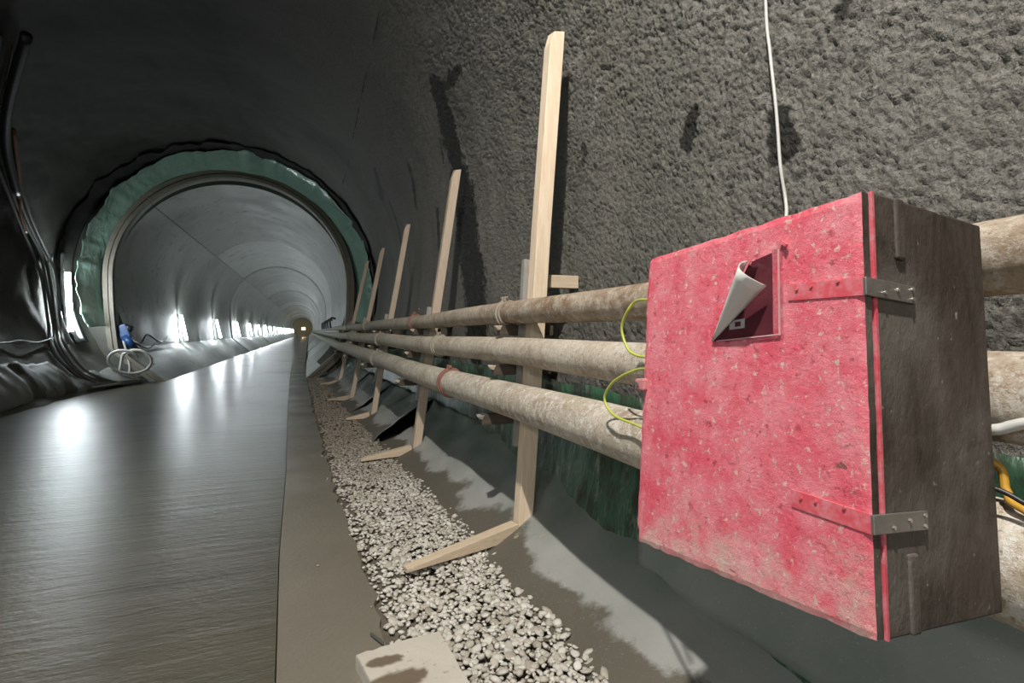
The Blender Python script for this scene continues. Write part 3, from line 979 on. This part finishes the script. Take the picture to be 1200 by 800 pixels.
def strap(z, tilt, dlen, name='hinge_strap'):
    o = MB()
    h = .0235
    # painted leaf over the door face, bent round the edge, bare leaf on the side
    o.hexa([bl(-.0016, WB + .003, z - h / 2), bl(-.0016, .335, z - h / 2 + tilt), bl(-.0016, .335, z + h / 2 + tilt), bl(-.0016, WB + .003, z + h / 2),
            bl(.0004, WB + .003, z - h / 2), bl(.0004, .335, z - h / 2 + tilt), bl(.0004, .335, z + h / 2 + tilt), bl(.0004, WB + .003, z + h / 2)])
    s_ = o.build(name, M['redstrap'], BX); s_['label'] = 'red painted hinge strap with bare steel end'
    MB().box(bl(-.0018, WB + .0055, z - h / 2), bl(dlen, WB + .0008, z + h / 2)).build('bare_leaf', M['steel'], s_, bevel=.001)
    for d, zz in ((dlen - .008, z + h * .28), (dlen - .008, z - h * .28), (dlen - .04, z + h * .1), (.035, z - h * .2)):
        MB().tube([bl(d, WB + .0045, zz), bl(d, WB + .0078, zz)], .0026, 8).build('screw', M['screw'], s_)
    for s2 in (.35, .372, .41): MB().tube([bl(.0, s2, z + tilt * .8 + h * .2), bl(-.0036, s2, z + tilt * .8 + h * .2)], .0024, 8).build('screw', M['redstrap'], s_)


strap(.1375, .011, .108)
strap(.432, .010, .102)
# latch on the far edge
lt = MB().box(bl(-.010, .016, .296), bl(.008, -.014, .321)).build('latch', plain('pink_plastic_latch', (.60, .24, .25), .5), BX, bevel=.004)
MB().tube([bl(-.012, -.002, .3085), bl(-.015, -.002, .3085)], .005, 10).build('latch_screw', M['steel'], lt)
# document pouch: dark print, clear film, the corner curled over
pouch = slabpoly('document_pouch', [(.189, .3815), (.3085, .3835), (.3085, .5085), (.2735, .5035)], -.0022, -.0004, M['print'], .0)
pouch['label'] = 'dark red printed sheet in a clear pouch, its corner curled over'
MB().box(bl(-.0012, .3265, .3800), bl(-.0004, .3088, .514)).build('clear_film', M['clear'], pouch)
wm = plain('welded_film_edge', (.72, .40, .42), .35)
MB().box(bl(-.0030, .3215, .382), bl(-.0012, .3195, .512)).build('pouch_welt', wm, pouch)
MB().box(bl(-.0036, .3225, .3805), bl(-.002, .200, .3825)).build('pouch_welt', wm, pouch)
MB().box(bl(-.0034, .258, .398), bl(-.0024, .228, .413)).build('printed_mark', plain('pale_print', (.45, .44, .44), .5), pouch)
MB().box(bl(-.0040, .251, .4015), bl(-.0032, .240, .4095)).build('printed_dot', M['print'], pouch)
# curl: a cone rolled from the lower-left tip, paper side out
tip = Vector((-.002, .188, .3805))
A_, B_ = Vector((-.012, .2735, .503)), Vector((-.014, .3085, .456))
vs, fs = [], []
NR, NA = 8, 14
for i in range(NR + 1):
    s = .02 + .98 * i / NR
    for j in range(NA + 1):
        q = j / NA
        base = A_.lerp(B_, q)
        bulge = -.034 * math.sin(PI * min(q * 1.02, 1)) ** .8
        p = tip.lerp(base + Vector((bulge, 0, 0)), s)
        vs.append(bl(p.x, p.y, p.z))
curl = link('curled_sheet', vs, grid_faces(NR + 1, NA + 1), M['paperlight'], pouch, True)
so = curl.modifiers.new('thickness', 'SOLIDIFY'); so.thickness = .0012; curl['label'] = 'pale back of the curled sheet'
# dark inside of the roll
vs = []
for i in range(NR + 1):
    s = .25 + .75 * i / NR
    for j in range(9):
        an = PI * (.5 + 1.15 * j / 8)
        c_ = tip.lerp(Vector((-.012, .284, .497)), s); rr = .0125 * s
        vs.append(bl(c_.x - rr * math.sin(an) * 1.0, c_.y + rr * math.cos(an) * .6 + .005 * s, c_.z + rr * math.cos(an) * .4))
inner = link('curl_inside', vs, grid_faces(NR + 1, 9), M['print'], pouch, True)
so = inner.modifiers.new('thickness', 'SOLIDIFY'); so.thickness = .001
# splinter hanging at the top right of the door, brown patch near the bottom
MB().bar(bl(-.003, .326, .522), bl(-.006, .338, .512), .004, .004, side=(1, 0, 0)).build('splinter', M['redstrap'], BX)

# ------------------------------------------------------------------ cables around the box
def cable(name, label, pts, r, mat, cat='cable', group=None, n=10):
    o = MB().tube(curve_pts(pts, n), r, 8).build(name, mat, None, True)
    return tag(o, label, cat, group)


cable('earth_cable', 'yellow-green cable looping beside the upper two pipes left of the box', [(.80, .97, 1.275), (.90, 1.235, 1.298), (.90, 1.29, 1.27), (.90, 1.322, 1.215), (.90, 1.29, 1.155), (.90, 1.25, 1.137), (.90, 1.20, 1.132), (.82, .98, 1.13)], .0043, M['yellow'])
cable('earth_cable', 'yellow-green cable looping across the lowest pipe left of the box', [(.80, .98, 1.11), (.90, 1.218, 1.097), (.90, 1.30, 1.075), (.90, 1.372, 1.04), (.90, 1.414, .995), (.90, 1.40, .962), (.90, 1.345, .937), (.90, 1.22, .927), (.82, .96, .925)], .0043, M['yellow'])
cable('hanging_cable', 'thin light grey cable hanging down the wall behind the box', [(1.42, 1.30, 3.0), (1.462, 1.306, 2.354), (1.465, 1.288, 2.17), (1.466, 1.265, 2.0), (1.465, 1.252, 1.895), (1.463, 1.237, 1.762), (1.45, 1.20, 1.60), (1.15, .98, 1.44), (.93, .78, 1.36)], .0055, M['pvc'])
cable('supply_cable', 'orange-yellow cable coming out behind the right side of the box', [(.94, .55, 1.02), (.985, .445, 1.005), (.985, .425, .965), (.97, .40, .947), (.95, .28, .93), (.95, -.2, .95)], .006, M['orange'])
cable('conduit_stub', 'short pale conduit crossing the middle pipe right of the box', [(.955, .50, 1.045), (.962, .432, 1.058), (.965, .385, 1.078), (.97, .2, 1.14)], .0085, M['pvc'])
cable('black_lead', 'thin black lead between the orange cable and the lowest pipe', [(.93, .5, .985), (.95, .42, .972), (.95, .36, .955), (.95, .2, .95)], .004, M['black'])

# ------------------------------------------------------------------ wall lamps
def wall_lamp(y, tdeg, r, length, label, group, cz=CZ, tilt=0):
    t = math.radians(tdeg); c = Vector((CX + r * math.cos(t), y, cz + r * math.sin(t)))
    L_ = thing('tube_lamp', label, 'lamp', group, c)
    t -= math.radians(tilt); n = Vector((-math.cos(t), 0, -math.sin(t))); d = Vector((-math.sin(t), 0, math.cos(t)))
    MB().bar(n * .02 - d * length / 2, n * .02 + d * length / 2, .10, .04, side=(0, 1, 0)).build('housing', M['housing'], L_, bevel=.008)
    MB().tube([n * .085 - d * (length / 2 - .03), n * .085 + d * (length / 2 - .03)], .034, 12).build('tube', M['tube'], L_, True)
    for sg in (-1, 1): MB().bar(n * .0 + d * sg * (length / 2 - .015), n * .115 + d * sg * (length / 2 - .015), .06, .03, side=(0, 1, 0)).build('end_cap', M['housing'], L_, bevel=.004)
    return L_


wall_lamp(12.95, 189.2, 3.06, 1.25, 'bright upright tube lamp on the dark shotcrete before the lining', None, CZ, 7)
wall_lamp(-1.2, 186, 3.12, 1.25, 'tube lamp on the left shotcrete wall behind the camera', None)
ordn = 'first second third fourth fifth sixth seventh eighth ninth tenth eleventh twelfth thirteenth fourteenth fifteenth sixteenth seventeenth eighteenth nineteenth'.split()
for i in range(19):
    y = 19.9 + 7.05 * i
    lab = f'{ordn[i]} tube lamp from the near end of the lining, low on its left side'
    wall_lamp(y, 205.2, 2.645, .9, lab, 'lamps along the lining', CZL, 14)

# warm fill light added far down the tunnel to brighten its end
tl = thing('far_fill_light', 'warm orange fill light added far down the tunnel on the roadway', 'lamp', None, (-1.1, 118, 0))
MB().bar((0, 0, .005), (0, 0, 1.5), .08, .08, side=(0, 1, 0)).build('stand', M['steel'], tl)
MB().box((-.3, -.3, 0), (.3, .3, .05)).build('foot', M['steel'], tl)
MB().box((-.35, -.06, 1.5), (.35, .06, 2.0)).build('lamp_panel', emit('warm_lamp_light', (1.0, .62, .2), 14), tl)

# ------------------------------------------------------------------ left side: cables, hoses, sheets
HOSE = [(-3.45, 8.2, 4.75), (-4.2, 9.6, 4.05), (-4.5, 10.9, 3.25), (-4.66, 12.0, 2.6), (-4.68, 12.3, 2.2), (-4.58, 12.3, 1.3), (-4.42, 12.0, .85), (-4.15, 12.0, .42), (-3.95, 12.3, .18), (-3.72, 12.9, .09), (-3.50, 13.6, .06)]
for k in range(4):
    off = Vector((.025 * k, .11 * (k - 1.5), .02 * (k % 2)))
    lab = ['grey hose of the bundle down the left wall, the one nearest the viewer', 'second grey hose of the bundle down the left wall', 'third hose of the bundle down the left wall', 'innermost hose of the bundle on the left wall, next to the lamp'][k]
    pts = [Vector(p) + off * (1 if i < 9 else .4) + (Vector((rnd.uniform(-.02, .02), rnd.uniform(-.05, .05), rnd.uniform(-.04, .04)))) for i, p in enumerate(HOSE)]
    cable('rubber_hose', lab, pts, .026, M['greyhose'], 'hose', 'hose bundle down the left wall')
cable('orange_hose', 'short brown-orange hose high on the left wall', [(-4.05, 9.7, 4.15), (-4.35, 10.6, 3.55), (-4.5, 10.95, 3.2), (-4.6, 11.4, 2.9)], .03, M['orangehose'], 'hose')
cable('cable_bundle', 'dark cable bundle high on the left wall at the edge of view', [(-3.2, 8.0, 4.80), (-3.8, 9.0, 4.30), (-4.15, 9.75, 3.90), (-4.38, 10.6, 3.4)], .06, M['black'], 'cable')
cable('white_cable', 'thin white cable running level along the left wall to the lamp', [(-4.42, 9.0, 1.0), (-4.45, 10.3, .985), (-4.46, 10.8, 1.01), (-4.46, 11.4, .97), (-4.48, 12.0, 1.03), (-4.5, 12.5, 1.06), (-4.48, 12.75, 1.04)], .014, M['pvc'])
coil = []
for q in range(0, 31):
    an = 2 * PI * q / 22 + .4
    coil.append((-3.76 + .33 * math.cos(an) + .008 * q, 13.25 + .01 * q - .1 * math.sin(an), .50 + .26 * math.sin(an)))
cable('hose_coil', 'cream white hose coil standing at the foot of the left wall', coil + [(-3.9, 13.4, .12), (-4.1, 13.0, .1)], .03, M['pvc'], 'hose', n=3)
for i, (y0, x0) in enumerate(((12.2, -3.82), (12.9, -3.7))):
    cable('floor_hose', ['grey hose lying along the road edge below the left lamp', 'second grey hose lying by the white coil'][i], [(x0 - .3, y0 - 1.0, .12), (x0 - .05, y0 - .2, .08), (x0 + .1, y0 + .5, .07), (x0 + .15, y0 + 1.0, .06)], .028, M['greyhose'], 'hose')

# blue connector hung on the lining edge with leads
bc = thing('power_connector', 'blue power connector block hanging at the near edge of the lining', 'connector', None, (-4.02, 14.15, 1.08))
bc.rotation_euler = (0, -.35, 0); bc.scale = (1.5, 1.5, 1.5); bc.location = (-3.96, 14.15, 1.08)
MB().box((-.06, -.06, -.05), (.09, .06, .16)).build('body', M['blue'], bc, bevel=.015)
MB().tube([(.0, -.03, -.02), (.06, -.05, -.2)], .055, 14).build('plug', M['blue'], bc, True)
MB().tube([(.05, -.0, .12), (.13, -.02, .05)], .05, 14).build('socket', M['black'], bc, True)
cable('drop_cable', 'pale cable dropping from the blue connector to the floor', [(-3.95, 14.05, .95), (-3.86, 14.0, .6), (-3.80, 13.9, .25), (-3.9, 13.6, .08)], .022, M['pvc'])
cable('lining_cable', 'black cable drooping along the lining from the connector to the first lamp', [(-3.95, 14.2, 1.05), (-3.93, 15.2, .86), (-3.97, 16.0, 1.08), (-3.9, 17.0, .86), (-3.97, 18.2, 1.02), (-4.0, 19.6, 1.05)], .022, M['black'])
cable('lining_cable', 'second black cable hanging lower along the lining by the connector', [(-3.95, 14.3, 1.0), (-3.86, 15.6, .74), (-3.9, 16.7, .88), (-3.9, 18.3, .84), (-3.98, 19.5, .98)], .018, M['black'])

# fleece sheets at the left foot
def left_sheet(y0, y1, seed, label, top):
    v, mud = [], []
    ys_ = np.arange(y0, y1, .06); nu = 20
    for y in ys_:
        e = float(lerp_tab(LEFT, y))
        for s in np.linspace(0, 1, nu):
            z = .03 + top * s ** 1.2; zt = z
            xw = CX - math.sqrt(max(RS ** 2 - (zt - CZ) ** 2, .1))
            x = (e - .06) * (1 - s) + (xw + .07) * s
            p = np.array([[x * 1.3, y * 1.3, seed]])
            d = float(fbm(p, 1.5, 3)[0]) * .07
            v.append((max(x + d * .7 * s, xw + .04) if s > .3 else x + d * .3, y, max(.015, z + d * (.5 + .3 * s) + .02)))
            mud.append(np.clip(.5 + float(fbm(p, 1.2, 2)[0]) - s * .3, 0, 1))
    o = link('fleece_sheet', v, grid_faces(len(ys_), nu), M['geo'], smooth=True, attrs={'mud': mud, 'green_tint': [0] * len(mud)})
    so = o.modifiers.new('thickness', 'SOLIDIFY'); so.thickness = .006
    return tag(o, label, 'sheet', 'sheets along the left wall foot')


left_sheet(6.0, 11.4, 3.0, 'crumpled grey fleece sheet at the left wall foot by the road edge', .62)
left_sheet(11.45, 14.0, 8.0, 'crumpled pale fleece sheet under the hoses below the left lamp', .30)
# pale plastic film hanging beside the lamp
for k, (yy0, xx0, lab) in enumerate(((13.05, -4.62, 'pale plastic film strip hanging just right of the left lamp'), (12.5, -4.68, 'narrow pale plastic film strip hanging left of the left lamp'))):
    v = []
    for i in range(26):
        s = i / 25; z = 2.75 - 1.75 * s - .1 * k
        xw = CX - math.sqrt(RS ** 2 - (z - CZ) ** 2)
        for j in range(7):
            q = j / 6
            v.append((xw + .1 + .05 * math.sin(q * 5 + s * 4 + k), yy0 + (q - .5) * (.30 - .1 * s) + .16 * s * s, z + .03 * math.sin(q * 7)))
    o = link('plastic_film', v, grid_faces(26, 7), M['film'], smooth=True); so = o.modifiers.new('thickness', 'SOLIDIFY'); so.thickness = .003
    tag(o, lab, 'film')

# small hooks on the right of the lining above the pipes
for i in range(6):
    y = 17.5 + 2.3 * i; z = 1.62
    xw = CX + math.sqrt(RL ** 2 - (z - CZL) ** 2)
    h = MB().tube(curve_pts([(xw + .02, y, z), (xw - .12, y, z + .02), (xw - .16, y, z - .12), (xw - .14, y, z - .3)], 5), .03, 8).build('pipe_hook', M['black'], None, True)
    tag(h, f'{ordn[i]} small dark hook of the row on the right lining above the pipes', 'hook', 'hooks along the right of the lining')
